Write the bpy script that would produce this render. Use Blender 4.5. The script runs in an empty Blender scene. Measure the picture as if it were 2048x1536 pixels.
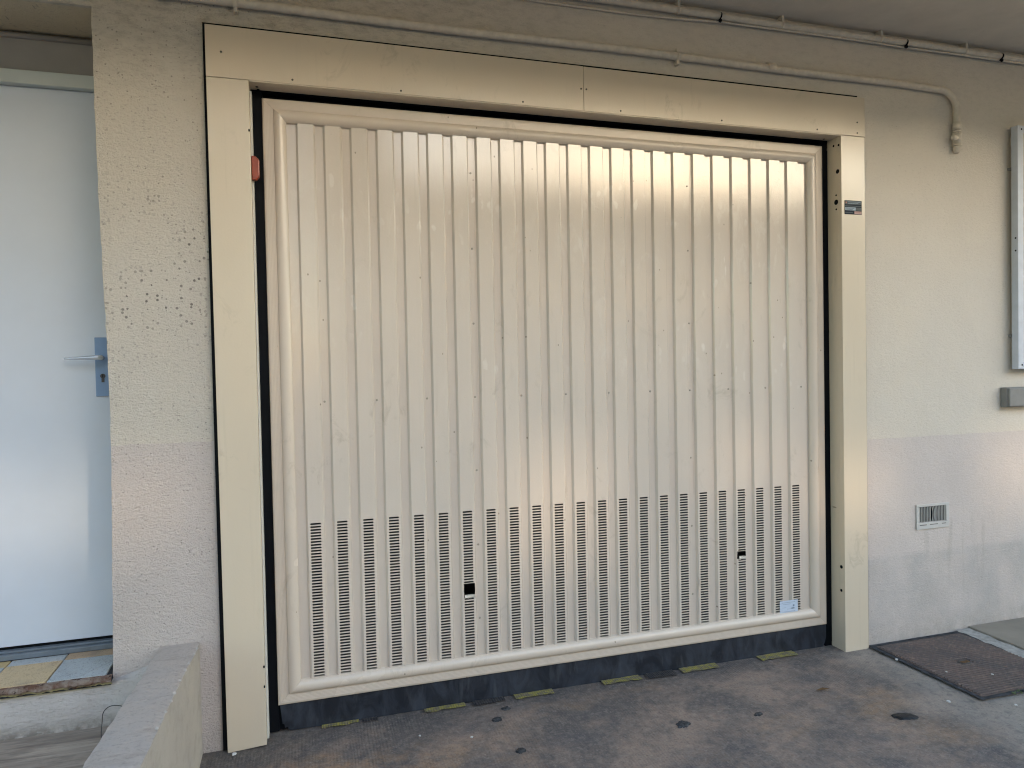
import bpy, math, random
from mathutils import Vector, noise
random.seed(7)
R = math.radians
scn = bpy.context.scene
col = scn.collection

# ------------------------------------------------------------------ camera, sky, sun, exposure
cam_d = bpy.data.cameras.new('camera'); cam = bpy.data.objects.new('camera', cam_d); col.objects.link(cam)
cam.location = (0.2865, -2.8218, 1.3975)
yaw, pitch, roll = 0.29364, -0.02241, -0.01968
f = Vector((math.sin(yaw)*math.cos(pitch), math.cos(yaw)*math.cos(pitch), math.sin(pitch)))
r = Vector((math.cos(yaw), -math.sin(yaw), 0)); u = r.cross(f)
c_, s_ = math.cos(roll), math.sin(roll)
rr = c_*r + s_*u; uu = -s_*r + c_*u
from mathutils import Matrix
cam.rotation_euler = Matrix((rr, uu, -f)).transposed().to_euler()
cam_d.sensor_width = 36; cam_d.lens = 1420/2048*36
cam_d.clip_start = 0.05; cam_d.clip_end = 500
scn.camera = cam
SUN_AZ, SUN_EL = R(28), R(9)          # sun to the right of the wall's normal, low
sun_dir = Vector((math.sin(SUN_AZ)*math.cos(SUN_EL), -math.cos(SUN_AZ)*math.cos(SUN_EL), math.sin(SUN_EL)))
world = bpy.data.worlds.new('World'); scn.world = world; world.use_nodes = True
wn = world.node_tree; bg = wn.nodes['Background']
sky = wn.nodes.new('ShaderNodeTexSky'); sky.sky_type = 'NISHITA'; sky.sun_disc = False
sky.sun_elevation = SUN_EL
sky.sun_rotation = math.atan2(sun_dir.x, sun_dir.y)
sky.dust_density = 0.8; sky.air_density = 1.0; sky.ozone_density = 1.0
wn.links.new(sky.outputs[0], bg.inputs[0]); bg.inputs[1].default_value = 0.15
sl = bpy.data.lights.new('sun', 'SUN'); sl.energy = 2.0; sl.angle = R(1.6); sl.color = (1, .86, .68)
so = bpy.data.objects.new('sun', sl); col.objects.link(so)
so.rotation_euler = sun_dir.to_track_quat('Z', 'Y').to_euler()
scn.view_settings.view_transform = 'Standard'; scn.view_settings.look = 'None'
scn.view_settings.gamma = 1; scn.view_settings.use_curve_mapping = False
scn.view_settings.exposure = 2.98
scn.cycles.max_bounces = 8; scn.cycles.diffuse_bounces = 5
scn.cycles.use_denoising = True; scn.cycles.filter_width = 1.15

# ------------------------------------------------------------------ node helpers
class N:
    def __init__(s, name):
        s.m = bpy.data.materials.new(name); s.m.use_nodes = True
        s.t = s.m.node_tree; s.b = s.t.nodes['Principled BSDF']
        s.pos = s.t.nodes.new('ShaderNodeNewGeometry').outputs['Position']
    def set(s, **k):
        for n, v in k.items():
            i = s.b.inputs[n.replace('_', ' ')]
            if isinstance(v, bpy.types.NodeSocket): s.t.links.new(v, i)
            else: i.default_value = (*v, 1) if isinstance(v, tuple) and len(v) == 3 else v
        return s
    def put(s, sock, v):
        if isinstance(v, bpy.types.NodeSocket): s.t.links.new(v, sock)
        else: sock.default_value = (*v, 1) if isinstance(v, tuple) and len(v) == 3 and sock.type == 'RGBA' else v
    def map(s, scale=(1, 1, 1), loc=(0, 0, 0), rot=(0, 0, 0), v=None):
        n = s.t.nodes.new('ShaderNodeMapping'); s.put(n.inputs[0], v or s.pos)
        n.inputs['Scale'].default_value = scale; n.inputs['Location'].default_value = loc; n.inputs['Rotation'].default_value = rot
        return n.outputs[0]
    def noise(s, sc, det=4, rough=.5, v=None, dist=0):
        n = s.t.nodes.new('ShaderNodeTexNoise'); s.put(n.inputs['Vector'], v or s.pos)
        n.inputs['Scale'].default_value = sc; n.inputs['Detail'].default_value = det
        n.inputs['Roughness'].default_value = rough; n.inputs['Distortion'].default_value = dist
        return n.outputs[0]
    def vor(s, sc, v=None, feat='F1', rnd=1):
        n = s.t.nodes.new('ShaderNodeTexVoronoi'); s.put(n.inputs['Vector'], v or s.pos)
        n.feature = feat; n.inputs['Scale'].default_value = sc; n.inputs['Randomness'].default_value = rnd
        return n.outputs[0]
    def wave(s, sc, v=None, dist=0, det=2, dr='X'):
        n = s.t.nodes.new('ShaderNodeTexWave'); s.put(n.inputs['Vector'], v or s.pos); n.bands_direction = dr
        n.inputs['Scale'].default_value = sc; n.inputs['Distortion'].default_value = dist; n.inputs['Detail'].default_value = det
        return n.outputs['Fac']
    def rng(s, v, a, b, c=0, d=1, smooth=False):
        n = s.t.nodes.new('ShaderNodeMapRange'); s.put(n.inputs[0], v)
        if smooth: n.interpolation_type = 'SMOOTHSTEP'
        for i, x in enumerate((a, b, c, d)): n.inputs[1+i].default_value = x
        return n.outputs[0]
    def math(s, op, a, b=0, c=None):
        n = s.t.nodes.new('ShaderNodeMath'); n.operation = op
        s.put(n.inputs[0], a); s.put(n.inputs[1], b)
        if c is not None: s.put(n.inputs[2], c)
        return n.outputs[0]
    def mul(s, *a):
        o = a[0]
        for x in a[1:]: o = s.math('MULTIPLY', o, x)
        return o
    def mix(s, fac, a, b, mode='MIX'):
        n = s.t.nodes.new('ShaderNodeMix'); n.data_type = 'RGBA'; n.blend_type = mode
        s.put(n.inputs[0], fac); s.put(n.inputs[6], a); s.put(n.inputs[7], b)
        return n.outputs[2]
    def sep(s, v=None):
        n = s.t.nodes.new('ShaderNodeSeparateXYZ'); s.put(n.inputs[0], v or s.pos); return n.outputs
    def bump(s, h, dist=.002, st=1, nrm=None):
        n = s.t.nodes.new('ShaderNodeBump'); s.put(n.inputs['Height'], h)
        n.inputs['Distance'].default_value = dist; n.inputs['Strength'].default_value = st
        if nrm: s.t.links.new(nrm, n.inputs['Normal'])
        return n.outputs[0]

def plain(name, c, rough=.5, spec=.5, metal=0, var=.06, nsc=40, bump=0):
    n = N(name)
    v = n.noise(nsc, 5, .6)
    k = n.rng(v, .3, .7, 1-var, 1+var)
    n.set(Base_Color=n.mix(1.0, c, k, 'MULTIPLY'), Roughness=rough, Metallic=metal, Specular_IOR_Level=spec)
    if bump: n.set(Normal=n.bump(n.noise(nsc*4, 4), bump))
    return n.m

# ------------------------------------------------------------------ materials
def mat_plaster():
    n = N('plaster'); x, y, z = n.sep()
    # paint change line
    wob = n.rng(n.noise(9, 3), .3, .7, -.003, .003)
    left = n.math('LESS_THAN', x, 1.5)
    line = n.math('ADD', n.math('MULTIPLY_ADD', left, .137, 1.013), wob)
    low = n.math('LESS_THAN', z, line)
    cream = (.60, .545, .478); pink = (.558, .492, .460)
    c = n.mix(low, cream, pink)
    # lower repainted patch on the right
    g1 = n.mul(n.rng(z, .44, .41), n.rng(x, 2.5, 2.7))
    c = n.mix(n.mul(g1, n.rng(n.noise(5, 5, .6), .35, .65, .15, .8)), c, (.40, .375, .36))
    c = n.mix(n.mul(n.rng(z, .12, .0), n.rng(n.noise(22, 6, .75), .4, .65), .6), c, (.33, .29, .25))
    # large soft blotches
    c = n.mix(n.rng(n.noise(2.3, 4, .6), .35, .7, 0, .35), c, n.mix(1.0, c, (.86, .86, .87), 'MULTIPLY'))
    c = n.mix(n.rng(n.noise(1.1, 3, .6, n.map((1, 1, .35))), .45, .7, 0, .3), c, n.mix(1.0, c, (1.02, .98, .9), 'MULTIPLY'))
    # vertical drips from the vent
    drip = n.mul(n.rng(n.noise(22, 3, .5, n.map((1, 1, .06))), .58, .72), n.rng(z, .1, .5), n.rng(z, .62, .55), n.rng(x, 3.2, 3.35))
    c = n.mix(n.mul(drip, .35), c, (.28, .25, .2))
    # grime at the top and beside the surround
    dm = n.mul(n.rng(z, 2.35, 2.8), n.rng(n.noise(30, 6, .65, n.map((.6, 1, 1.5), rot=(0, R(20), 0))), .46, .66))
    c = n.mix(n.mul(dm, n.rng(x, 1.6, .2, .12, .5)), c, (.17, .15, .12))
    c = n.mix(n.rng(y, .01, .02), c, (.62, .53, .39))
    # fine flecks in the troughs of the render, horizontal on the left
    fl = n.noise(90, 4, .6, n.map((.55, 1, 1.5)))
    flm = n.rng(n.noise(5, 3), .35, .65, .3, 1)
    c = n.mix(n.mul(n.rng(fl, .42, .28), flm, n.rng(x, 1.2, .1, .35, .75)), c, (.25, .21, .18))
    # round dark specks
    def specks(sc, th, dens, mask, col_, amt):
        vn = n.t.nodes.new('ShaderNodeTexVoronoi'); n.put(vn.inputs['Vector'], n.map((1, 0.2, 1))); vn.inputs['Scale'].default_value = sc
        d = n.rng(vn.outputs[0], th*1.25, th)
        keep = n.math('LESS_THAN', n.sep(vn.outputs['Color'])[0], dens)
        return n.mix(n.mul(d, keep, mask, amt), col_, (.16, .14, .125))
    clus = n.mul(n.rng(z, 1.35, 1.65), n.rng(z, 2.25, 1.9), n.rng(x, 0.05, -.05), n.rng(n.noise(4.5, 2), .4, .6))
    c = specks(62, .27, .40, clus, c, .95)
    c = specks(75, .2, .2, n.mul(n.rng(x, .6, 0), n.rng(n.noise(3, 2), .3, .6)), c, .6)
    c = specks(34, .07, .2, n.rng(n.noise(3, 2), .4, .6), c, .55)
    # smooth right-hand wall, coarse left pillar
    coarse = n.rng(x, 1.8, .3, .35, 1)
    h = n.mul(n.math('ADD', n.noise(75, 6, .66, n.map((.75, 1, 1.3)), .6), n.mul(n.noise(190, 3, .6), .5)), coarse)
    h2 = n.noise(7, 3)
    b = n.bump(h, .009, 1); b = n.bump(h2, .015, .35, b)
    n.set(Base_Color=c, Roughness=.82, Specular_IOR_Level=.25, Normal=b)
    return n.m

def mat_sheet(name, c, rough, smudge=False, flute=False, warm=None, peel=.0006):
    n = N(name); x, y, z = n.sep()
    k = n.rng(n.noise(3, 4, .6, n.map((1, 1, .5))), 0, 1, .92, 1.06)
    cc = n.mix(1.0, c, k, 'MULTIPLY')
    rg = n.rng(n.noise(4, 3, .5), 0, 1, rough*.85, rough*1.15)
    # fine vertical streaks of dirt
    st = n.mul(n.rng(n.noise(60, 3, .5, n.map((1, 1, .03))), .6, .75), n.rng(n.noise(4, 2), .45, .6))
    cc = n.mix(n.mul(st, .12), cc, (.3, .26, .2))
    sg = n.mul(n.rng(n.noise(9, 6, .7, n.map((1, 1, .6)), 1.5), .56, .68), n.rng(n.noise(2.2, 2), .5, .6))
    cc = n.mix(n.mul(sg, .35), cc, (.33, .28, .22))
    # tiny dark scuffs
    v = n.t.nodes.new('ShaderNodeTexVoronoi'); n.put(v.inputs['Vector'], n.map((1, .2, .7))); v.inputs['Scale'].default_value = 14
    dk = n.mul(n.rng(v.outputs[0], .05, .035), n.math('LESS_THAN', n.sep(v.outputs['Color'])[1], .22))
    cc = n.mix(n.mul(dk, .6), cc, (.14, .11, .08))
    if smudge:
        band = n.mul(n.rng(z, 1.2, 1.5), n.rng(z, 2.3, 2.1))
        v2 = n.map((1.7, .3, .75), rot=(0, R(14), 0))
        d = n.t.nodes.new('ShaderNodeVectorMath'); d.operation = 'ADD'; n.put(d.inputs[0], v2)
        nn = n.t.nodes.new('ShaderNodeTexNoise'); nn.inputs['Scale'].default_value = 16; n.put(nn.inputs['Vector'], n.pos)
        sc_ = n.t.nodes.new('ShaderNodeVectorMath'); sc_.operation = 'SCALE'; n.put(sc_.inputs[0], nn.outputs['Color']); sc_.inputs['Scale'].default_value = .06
        n.put(d.inputs[1], sc_.outputs[0])
        w = n.t.nodes.new('ShaderNodeTexVoronoi'); n.put(w.inputs['Vector'], d.outputs[0]); w.inputs['Scale'].default_value = 17
        sm = n.mul(n.rng(w.outputs[0], .34, .22), n.math('LESS_THAN', n.sep(w.outputs['Color'])[0], .4))
        sm = n.mul(sm, n.rng(n.noise(2.6, 3, .6), .5, .62), band)
        w2 = n.rng(n.noise(9, 6, .7, n.map((1.4, 1, .55), rot=(0, R(-20), 0)), 1.5), .53, .64)
        sm2 = n.mul(w2, n.rng(n.noise(1.8, 2, .5, n.map(loc=(3, 0, 1))), .45, .62), band, .55)
        s_ = n.math('MAXIMUM', sm, sm2)
        cc = n.mix(n.mul(s_, .6), cc, (.72, .67, .61))
        rg = n.math('ADD', rg, n.mul(s_, .06))
        rg = n.math('ADD', rg, n.rng(z, 2.05, 1.3, 0, .12))
    b = n.bump(n.noise(140, 3, .5), peel, .5)
    b = n.bump(n.noise(7, 3, .5, n.map((1, 1, .5))), .0025, .25, b)
    if flute:
        vv = n.noise(500, 2, .5, n.map((1, 1, .01)))
        b = n.bump(vv, .0003, .5, b)
    n.set(Base_Color=cc, Roughness=rg, Specular_IOR_Level=.6, Normal=b)
    return n.m

def mat_ground():
    n = N('driveway_concrete'); x, y, z = n.sep()
    c = n.mix(n.rng(n.noise(2.2, 7, .74), .42, .58), (.275, .205, .165), (.118, .102, .098))
    c = n.mix(n.rng(n.noise(2.4, 6, .62, n.map((.7, 1.3, 1), loc=(4, 2, 0), rot=(0, 0, R(-28)))), .54, .68, 0, .6), c, (.33, .215, .13))
    c = n.mix(n.rng(n.noise(3.1, 5, .6, n.map((.6, 1.4, 1), loc=(9, 5, 0), rot=(0, 0, R(-25)))), .5, .68, 0, .7), c, (.10, .093, .10))
    # paler grey towards the drain cover
    pale = n.rng(n.math('ADD', x, n.mul(n.noise(2, 4), .7)), 3.0, 3.35)
    c = n.mix(n.mul(pale, .75), c, (.31, .29, .262))
    # orange rust tints at the left front
    rust = n.mul(n.rng(x, 1.2, .3), n.rng(y, -.12, -.3), n.rng(n.noise(7, 5, .7), .46, .6))
    c = n.mix(n.mul(rust, .65), c, (.42, .25, .13))
    # darker line near the threshold
    dl = n.mul(n.rng(n.math('ADD', y, n.mul(n.noise(8, 4), .1)), -.03, .06), .65)
    c = n.mix(dl, c, (.075, .072, .075))
    dirt = n.mul(n.rng(x, .35, .05), n.rng(y, -.22, -.08), n.rng(n.noise(12, 5, .7), .3, .6))
    c = n.mix(n.mul(dirt, .8), c, (.095, .085, .075))
    # soft oil spots
    for sc, th, dn, loc in ((7, .30, .38, (0, 0, 0)), (13, .26, .14, (3, 1, 0)), (34, .14, .10, (5, 2, 0))):
        nn = n.t.nodes.new('ShaderNodeTexNoise'); nn.inputs['Scale'].default_value = sc*1.7; n.put(nn.inputs['Vector'], n.pos); nn.inputs['Detail'].default_value = 3
        s1 = n.t.nodes.new('ShaderNodeVectorMath'); s1.operation = 'SCALE'; n.put(s1.inputs[0], nn.outputs['Color']); s1.inputs['Scale'].default_value = .9/sc
        a1 = n.t.nodes.new('ShaderNodeVectorMath'); a1.operation = 'ADD'; n.put(a1.inputs[0], n.map((1, 1, 0), loc)); n.put(a1.inputs[1], s1.outputs[0])
        v = n.t.nodes.new('ShaderNodeTexVoronoi'); n.put(v.inputs['Vector'], a1.outputs[0]); v.inputs['Scale'].default_value = sc
        m = n.mul(n.rng(v.outputs[0], th, th*.4, 0, 1, True), n.math('LESS_THAN', n.sep(v.outputs['Color'])[0], dn))
        c = n.mix(n.mul(m, .5), c, (.06, .062, .07))
    # grit
    c = n.mix(n.rng(n.noise(120, 4, .7), .55, .7, 0, .5), c, (.38, .33, .28))
    c = n.mix(n.rng(n.noise(110, 4, .7, n.map(loc=(2, 0, 0))), .45, .32, 0, .6), c, (.06, .055, .055))
    # broom lines run away from the wall, wavering
    wv = n.wave(26, n.map((1, .12, 1), rot=(0, 0, R(8))), 4.5, 4)
    vis = n.mul(n.rng(n.noise(2.6, 5, .65), .42, .6, .05, 1), n.rng(n.noise(35, 4, .6), .3, .6, .3, 1))
    c = n.mix(n.mul(n.rng(wv, .5, .1), vis, .2), c, (.09, .085, .085))
    c = n.mix(n.rng(n.noise(38, 6, .72), .48, .70, 0, .45), c, (.30, .26, .225))
    c = n.mix(n.rng(n.noise(24, 6, .75, n.map(loc=(7, 3, 0))), .50, .68, 0, .5), c, (.085, .08, .085))
    h = n.math('ADD', n.mul(wv, vis, .35), n.mul(n.noise(130, 5, .7), 1.0))
    b = n.bump(h, .003, 1); b = n.bump(n.noise(5, 4), .012, .6, b)
    n.set(Base_Color=c, Roughness=n.rng(n.noise(3, 4), .3, .7, .6, .85), Specular_IOR_Level=.35, Normal=b)
    return n.m

def mat_tile(c1, c2):
    n = N('terrazzo_tile')
    c = n.mix(n.rng(n.noise(330, 3, .6), .35, .62), c1, c2)
    c = n.mix(n.rng(n.noise(160, 3, .6, n.map((1, .5, 1))), .56, .68, 0, .6), c, tuple(v*.45 for v in c1))
    c = n.mix(n.rng(n.noise(12, 5, .6), .5, .75, 0, .45), c, (.2, .17, .15))
    n.set(Base_Color=c, Roughness=.6, Normal=n.bump(n.noise(220, 3), .0007))
    return n.m

def mat_parapet(name, top):
    n = N(name)
    x, y, z = n.sep()
    if top:
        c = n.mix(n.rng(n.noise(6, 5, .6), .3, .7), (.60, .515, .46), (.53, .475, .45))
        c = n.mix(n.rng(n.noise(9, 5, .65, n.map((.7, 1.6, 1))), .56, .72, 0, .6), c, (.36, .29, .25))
        h = n.noise(55, 7, .72, n.map((.8, 1.2, 1)), .4)
        c = n.mix(n.rng(n.noise(70, 6, .7), .52, .66, 0, .5), c, (.33, .28, .25))
        n.set(Normal=n.bump(h, .014))
    else:
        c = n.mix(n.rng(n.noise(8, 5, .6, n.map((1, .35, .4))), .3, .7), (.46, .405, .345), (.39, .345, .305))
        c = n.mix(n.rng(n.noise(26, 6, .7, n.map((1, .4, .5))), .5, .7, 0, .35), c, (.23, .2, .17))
        n.set(Normal=n.bump(n.noise(60, 6, .7, n.map((1, .6, .8))), .005))
    n.set(Base_Color=c, Roughness=.85, Specular_IOR_Level=.25)
    return n.m

def mat_riser():
    n = N('step_plaster'); x, y, z = n.sep()
    c = n.mix(n.rng(n.noise(6, 5, .6), .3, .7), (.60, .56, .54), (.52, .475, .46))
    c = n.mix(n.mul(n.rng(z, .21, .16), n.rng(n.noise(18, 5, .7), .4, .6)), c, (.25, .22, .19))
    c = n.mix(n.mul(n.rng(z, .296, .300), n.rng(z, .309, .3075), n.rng(x, -.40, -.44), .6), c, (.60, .54, .34))
    h = n.noise(48, 7, .72, n.map((.6, 1, 1.4)), .4)
    c = n.mix(n.rng(n.noise(60, 6, .7), .54, .68, 0, .45), c, (.33, .29, .26))
    n.set(Base_Color=c, Roughness=.85, Normal=n.bump(h, .014), Specular_IOR_Level=.25)
    return n.m

def mat_tread():
    n = N('striated_landing')
    v = n.map((.35, 2.4, 1), rot=(0, 0, R(-6)))
    w = n.noise(9, 6, .65, v, .8)
    c = n.mix(n.rng(w, .35, .65), (.42, .35, .29), (.22, .175, .145))
    c = n.mix(n.rng(n.noise(60, 4, .6, n.map((.15, 2, 1))), .5, .7, 0, .5), c, (.13, .11, .1))
    n.set(Base_Color=c, Roughness=.8, Normal=n.bump(w, .006))
    return n.m

def mat_seal():
    n = N('black_rubber')
    v = n.rng(n.noise(7, 5, .65, n.map((1.6, 1, .8)), 1.2), .42, .64)
    c = n.mix(v, (.010, .013, .020), (.030, .036, .050))
    d = n.rng(n.noise(28, 3, .5, n.map((1.2, 1, .25))), .6, .72, 0, .6)
    c = n.mix(n.mul(d, .8), c, (.055, .06, .072))
    n.set(Base_Color=c, Roughness=n.rng(v, 0, 1, .5, .7), Normal=n.bump(n.noise(14, 3), .003), Specular_IOR_Level=.35)
    return n.m

def mat_cover():
    n = N('cast_iron_cover')
    c = n.mix(n.rng(n.noise(6, 5, .6), .35, .65), (.115, .080, .070), (.070, .058, .058))
    c = n.mix(n.rng(n.noise(40, 5, .7), .52, .68, 0, .7), c, (.20, .14, .115))
    n.set(Base_Color=c, Roughness=.7, Specular_IOR_Level=.4, Normal=n.bump(n.noise(150, 4), .001))
    return n.m

def mat_tape(c):
    n = N('worn_tape')
    k = n.rng(n.noise(38, 6, .75, n.map((1, 1, 1))), .44, .56)
    cc = n.mix(n.mul(k, .85), c, (.15, .13, .115) if c[0] > .1 else (.055, .05, .05))
    wv = n.wave(30, n.map((1, .12, 1)), 1.5, 2)
    cc = n.mix(n.mul(wv, .35), cc, (.10, .09, .08))
    n.set(Base_Color=cc, Roughness=.6, Normal=n.bump(wv, .001))
    return n.m

def mat_edge():
    n = N('crumbling_mortar'); x, y, z = n.sep()
    c = n.mix(n.rng(n.noise(14, 6, .7), .42, .58), (.13, .07, .05), (.26, .21, .18))
    c = n.mix(n.rng(n.noise(30, 5, .7), .55, .62), c, (.05, .03, .025))
    c = n.mix(n.mul(n.rng(z, .326, .316), n.rng(n.noise(9, 5, .7), .42, .5)), c, (.52, .47, .27))
    n.set(Base_Color=c, Roughness=.95, Specular_IOR_Level=.1, Normal=n.bump(n.noise(70, 5, .7), .006)); return n.m
M = {}
M['plaster'] = mat_plaster()
M['sheet'] = mat_sheet('ivory_sheet_metal', (.60, .508, .395), .20)
M['panel'] = mat_sheet('ivory_door_panel', (.585, .508, .438), .05, smudge=True)
M['rail'] = mat_sheet('ivory_door_rail', (.595, .508, .425), .26)
M['ground'] = mat_ground()
M['cream'] = plain('painted_pipe', (.57, .505, .425), .55, .4, 0, .12, 30, .001)
M['ceil'] = plain('painted_soffit', (.60, .535, .455), .85, .2, 0, .06, 6, .004)
M['door'] = plain('white_door_paint', (.575, .625, .715), .32, .5, 0, .05, 2.2, .0003)
M['door_frame'] = plain('white_frame_paint', (.50, .54, .54), .5, .4, 0, .04, 6)
M['transom'] = plain('grey_transom', (.30, .28, .27), .6, .4, 0, .06, 8)
M['handle'] = plain('satin_aluminium', (.20, .30, .48), .4, .5, .3, .03)
M['lever'] = plain('polished_aluminium', (.62, .68, .78), .22, .5, .6, .03)
M['black'] = plain('black_void', (.004, .005, .007), .7, .1, 0, 0)
M['track'] = plain('black_track', (.0025, .0035, .006), .6, .12, 0, .2, 20)
M['seal'] = mat_seal()
M['white'] = plain('lit_return_pale', (.58, .57, .53), .4, .5, 0, .05)  # pale tone of the strip that shows a lit return face
M['board'] = plain('board_white_paint', (.50, .53, .60), .45, .5, 0, .06, 20)
M['board_in'] = plain('board_panel', (.42, .43, .36), .5, .4, 0, .05, 5)
M['grey'] = plain('grey_box', (.20, .195, .19), .6, .4, 0, .08, 20)
M['orange'] = plain('orange_red_lens', (.27, .045, .018), .3, .5, 0, .12, 60)
M['screw'] = plain('dull_screw', (.10, .09, .075), .5, .4, .5, .1)
M['rivet'] = plain('painted_rivet', (.30, .27, .22), .4, .5, 0, .1)
M['sill'] = plain('aluminium_sill', (.16, .19, .23), .45, .5, .3, .15, 25)
M['rust'] = mat_edge()
M['tan'] = mat_tile((.42, .31, .18), (.55, .42, .26)); M['blue'] = mat_tile((.29, .32, .35), (.42, .45, .47))
M['orn'] = mat_tile((.36, .25, .16), (.42, .31, .21)); M['yel'] = mat_tile((.40, .29, .13), (.5, .38, .2))
M['ptop'] = mat_parapet('parapet_top', True); M['pside'] = mat_parapet('parapet_side', False)
M['riser'] = mat_riser(); M['tread'] = mat_tread(); M['cover'] = mat_cover()
M['slab'] = plain('pavement_slab', (.24, .215, .18), .85, .3, 0, .12, 5, .003)
M['mortar'] = plain('pale_mortar', (.33, .325, .31), .9, .2, 0, .3, 30, .006)
M['crevice'] = plain('dirt_filled_joint', (.05, .052, .058), .95, .1, 0, .5, 30, .004)
M['tapey'] = mat_tape((.33, .285, .06)); M['tapek'] = mat_tape((.010, .012, .020))
M['gum'] = plain('flattened_gum', (.045, .047, .052), .8, .3, 0, .9, 90, .002)
M['tar'] = plain('tar_blot', (.008, .010, .014), .5, .4, 0, .5, 60, .002)
M['chip'] = plain('white_chip', (.55, .55, .55), .8, .2, 0, .2)
M['navy'] = plain('plate_navy', (.006, .014, .028), .6, .2, 0, .1); M['plate_grey'] = plain('plate_grey', (.09, .105, .115), .6, .2, 0, .2, 300)
M['plate_lt'] = plain('plate_light', (.30, .37, .44), .6, .5, 0, .08); M['plate_pk'] = plain('plate_pink', (.42, .27, .25), .6, .5, 0, .05)
M['red'] = plain('plate_red', (.36, .13, .10), .4, .5); M['stick'] = plain('pale_sticker', (.50, .57, .68), .4, .5, 0, .04)
M['ink'] = plain('grey_ink', (.20, .25, .33), .6, .3, 0, .15)
M['duct'] = plain('duct_dark', (.004, .005, .006), .9, .05); M['fin'] = plain('vent_fin_metal', (.50, .48, .46), .4, .5, 0, .06); M['weed'] = plain('weed_leaf', (.07, .11, .035), .6, .3, 0, .3)
M['leaf'] = plain('dry_leaf', (.12, .07, .035), .8, .2, 0, .3); M['wire'] = plain('rusty_wire', (.07, .065, .065), .6, .3)
M['foil'] = plain('torn_metal', (.55, .52, .47), .35, .5, .3, .1)
M['conc_in'] = plain('garage_concrete', (.08, .08, .085), .9, .1)
M['fac1'] = plain('ochre_facade', (.50, .43, .33), .9, .2, 0, .06, 2); M['fac2'] = plain('white_facade', (.66, .63, .58), .9, .2, 0, .06, 2)
M['asphalt'] = plain('asphalt', (.055, .055, .057), .9, .3, 0, .25, 60, .003)
def mat_pane(t):
    n = N('sun_dimming_pane'); nt = n.t
    tr = nt.nodes.new('ShaderNodeBsdfTransparent'); tr.inputs[0].default_value = (*t, 1)
    gl = nt.nodes.new('ShaderNodeBsdfGlossy'); gl.inputs['Roughness'].default_value = .03
    mx = nt.nodes.new('ShaderNodeMixShader'); mx.inputs[0].default_value = .08
    nt.links.new(tr.outputs[0], mx.inputs[1]); nt.links.new(gl.outputs[0], mx.inputs[2])
    nt.links.new(mx.outputs[0], nt.nodes['Material Output'].inputs[0]); return n.m
M['pane'] = mat_pane((.31, .295, .27)); M['pane_dim'] = mat_pane((.10, .095, .085))  # tint sets how strongly the sun patches show on the near wall
M['dark_pane'] = plain('dark_window', (.03, .035, .045), .1, .6, 0, .1)

# ------------------------------------------------------------------ mesh helpers
class MB:
    def __init__(s): s.v = []; s.f = []; s.sm = []; s.mi = []
    def face(s, idx, smooth=False, mi=0): s.f.append(idx); s.sm.append(smooth); s.mi.append(mi)
    def add(s, *pts): i = len(s.v); s.v += [tuple(p) for p in pts]; return list(range(i, i+len(pts)))
    def box(s, x0, x1, y0, y1, z0, z1, mi=0):
        a = s.add((x0, y0, z0), (x1, y0, z0), (x1, y1, z0), (x0, y1, z0), (x0, y0, z1), (x1, y0, z1), (x1, y1, z1), (x0, y1, z1))
        for q in ((0, 3, 2, 1), (4, 5, 6, 7), (0, 1, 5, 4), (1, 2, 6, 5), (2, 3, 7, 6), (3, 0, 4, 7)): s.face([a[i] for i in q], mi=mi)
        return s
    def tube(s, pts, rad, seg=14, caps=True):
        pts = [Vector(p) for p in pts]; rings = []
        rad = rad if isinstance(rad, (list, tuple)) else [rad]*len(pts)
        up = Vector((0, 1, 0.001))
        for i, p in enumerate(pts):
            d = (pts[min(i+1, len(pts)-1)] - pts[max(i-1, 0)])
            if d.length < 1e-9: d = Vector((0, 0, 1))
            d.normalize()
            a = up.cross(d)
            if a.length < 1e-3: a = Vector((1, 0, 0)).cross(d)
            a.normalize(); b = d.cross(a)
            rings.append(s.add(*[p + rad[i]*(math.cos(t)*a + math.sin(t)*b) for t in [2*math.pi*k/seg for k in range(seg)]]))
        for j in range(len(rings)-1):
            for k in range(seg):
                s.face([rings[j][k], rings[j][(k+1) % seg], rings[j+1][(k+1) % seg], rings[j+1][k]], True)
        if caps: s.face(rings[0][::-1]); s.face(rings[-1])
        return s
    def extrude(s, pts, h, axis='z'):
        n = len(pts)
        dv = {'z': (0, 0, h), 'y': (0, h, 0), 'x': (h, 0, 0)}[axis]
        a = s.add(*pts); b = s.add(*[tuple(p[i]+dv[i] for i in range(3)) for p in pts])
        s.face(a[::-1]); s.face(b)
        for i in range(n): s.face([a[i], a[(i+1) % n], b[(i+1) % n], b[i]])
        return s
    def data(s, name, mats):
        me = bpy.data.meshes.new(name); me.from_pydata(s.v, [], s.f)
        for m in (mats if isinstance(mats, list) else [mats]): me.materials.append(m)
        for p, sm, mi in zip(me.polygons, s.sm, s.mi): p.use_smooth = sm; p.material_index = mi
        me.update(); return me
    def build(s, name, mat, parent=None, bevel=0, **tags):
        o = bpy.data.objects.new(name, s.data(name, mat)); col.objects.link(o)
        if parent:
            o.parent = parent; o.location = -parent_loc(parent)
        if bevel:
            b = o.modifiers.new('bevel', 'BEVEL'); b.width = bevel; b.segments = 2; b.limit_method = 'ANGLE'; b.angle_limit = R(40)
            b.harden_normals = False
        for k, v in tags.items(): o[k] = v
        return o
def parent_loc(p):
    v = Vector((0, 0, 0))
    while p: v += p.location; p = p.parent
    return v
def thing(name, label, cat, loc=(0, 0, 0), group=None):
    o = bpy.data.objects.new(name, None); col.objects.link(o); o.location = loc; o.empty_display_size = .05
    o['label'] = label; o['category'] = cat
    if group: o['group'] = group
    return o
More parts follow.
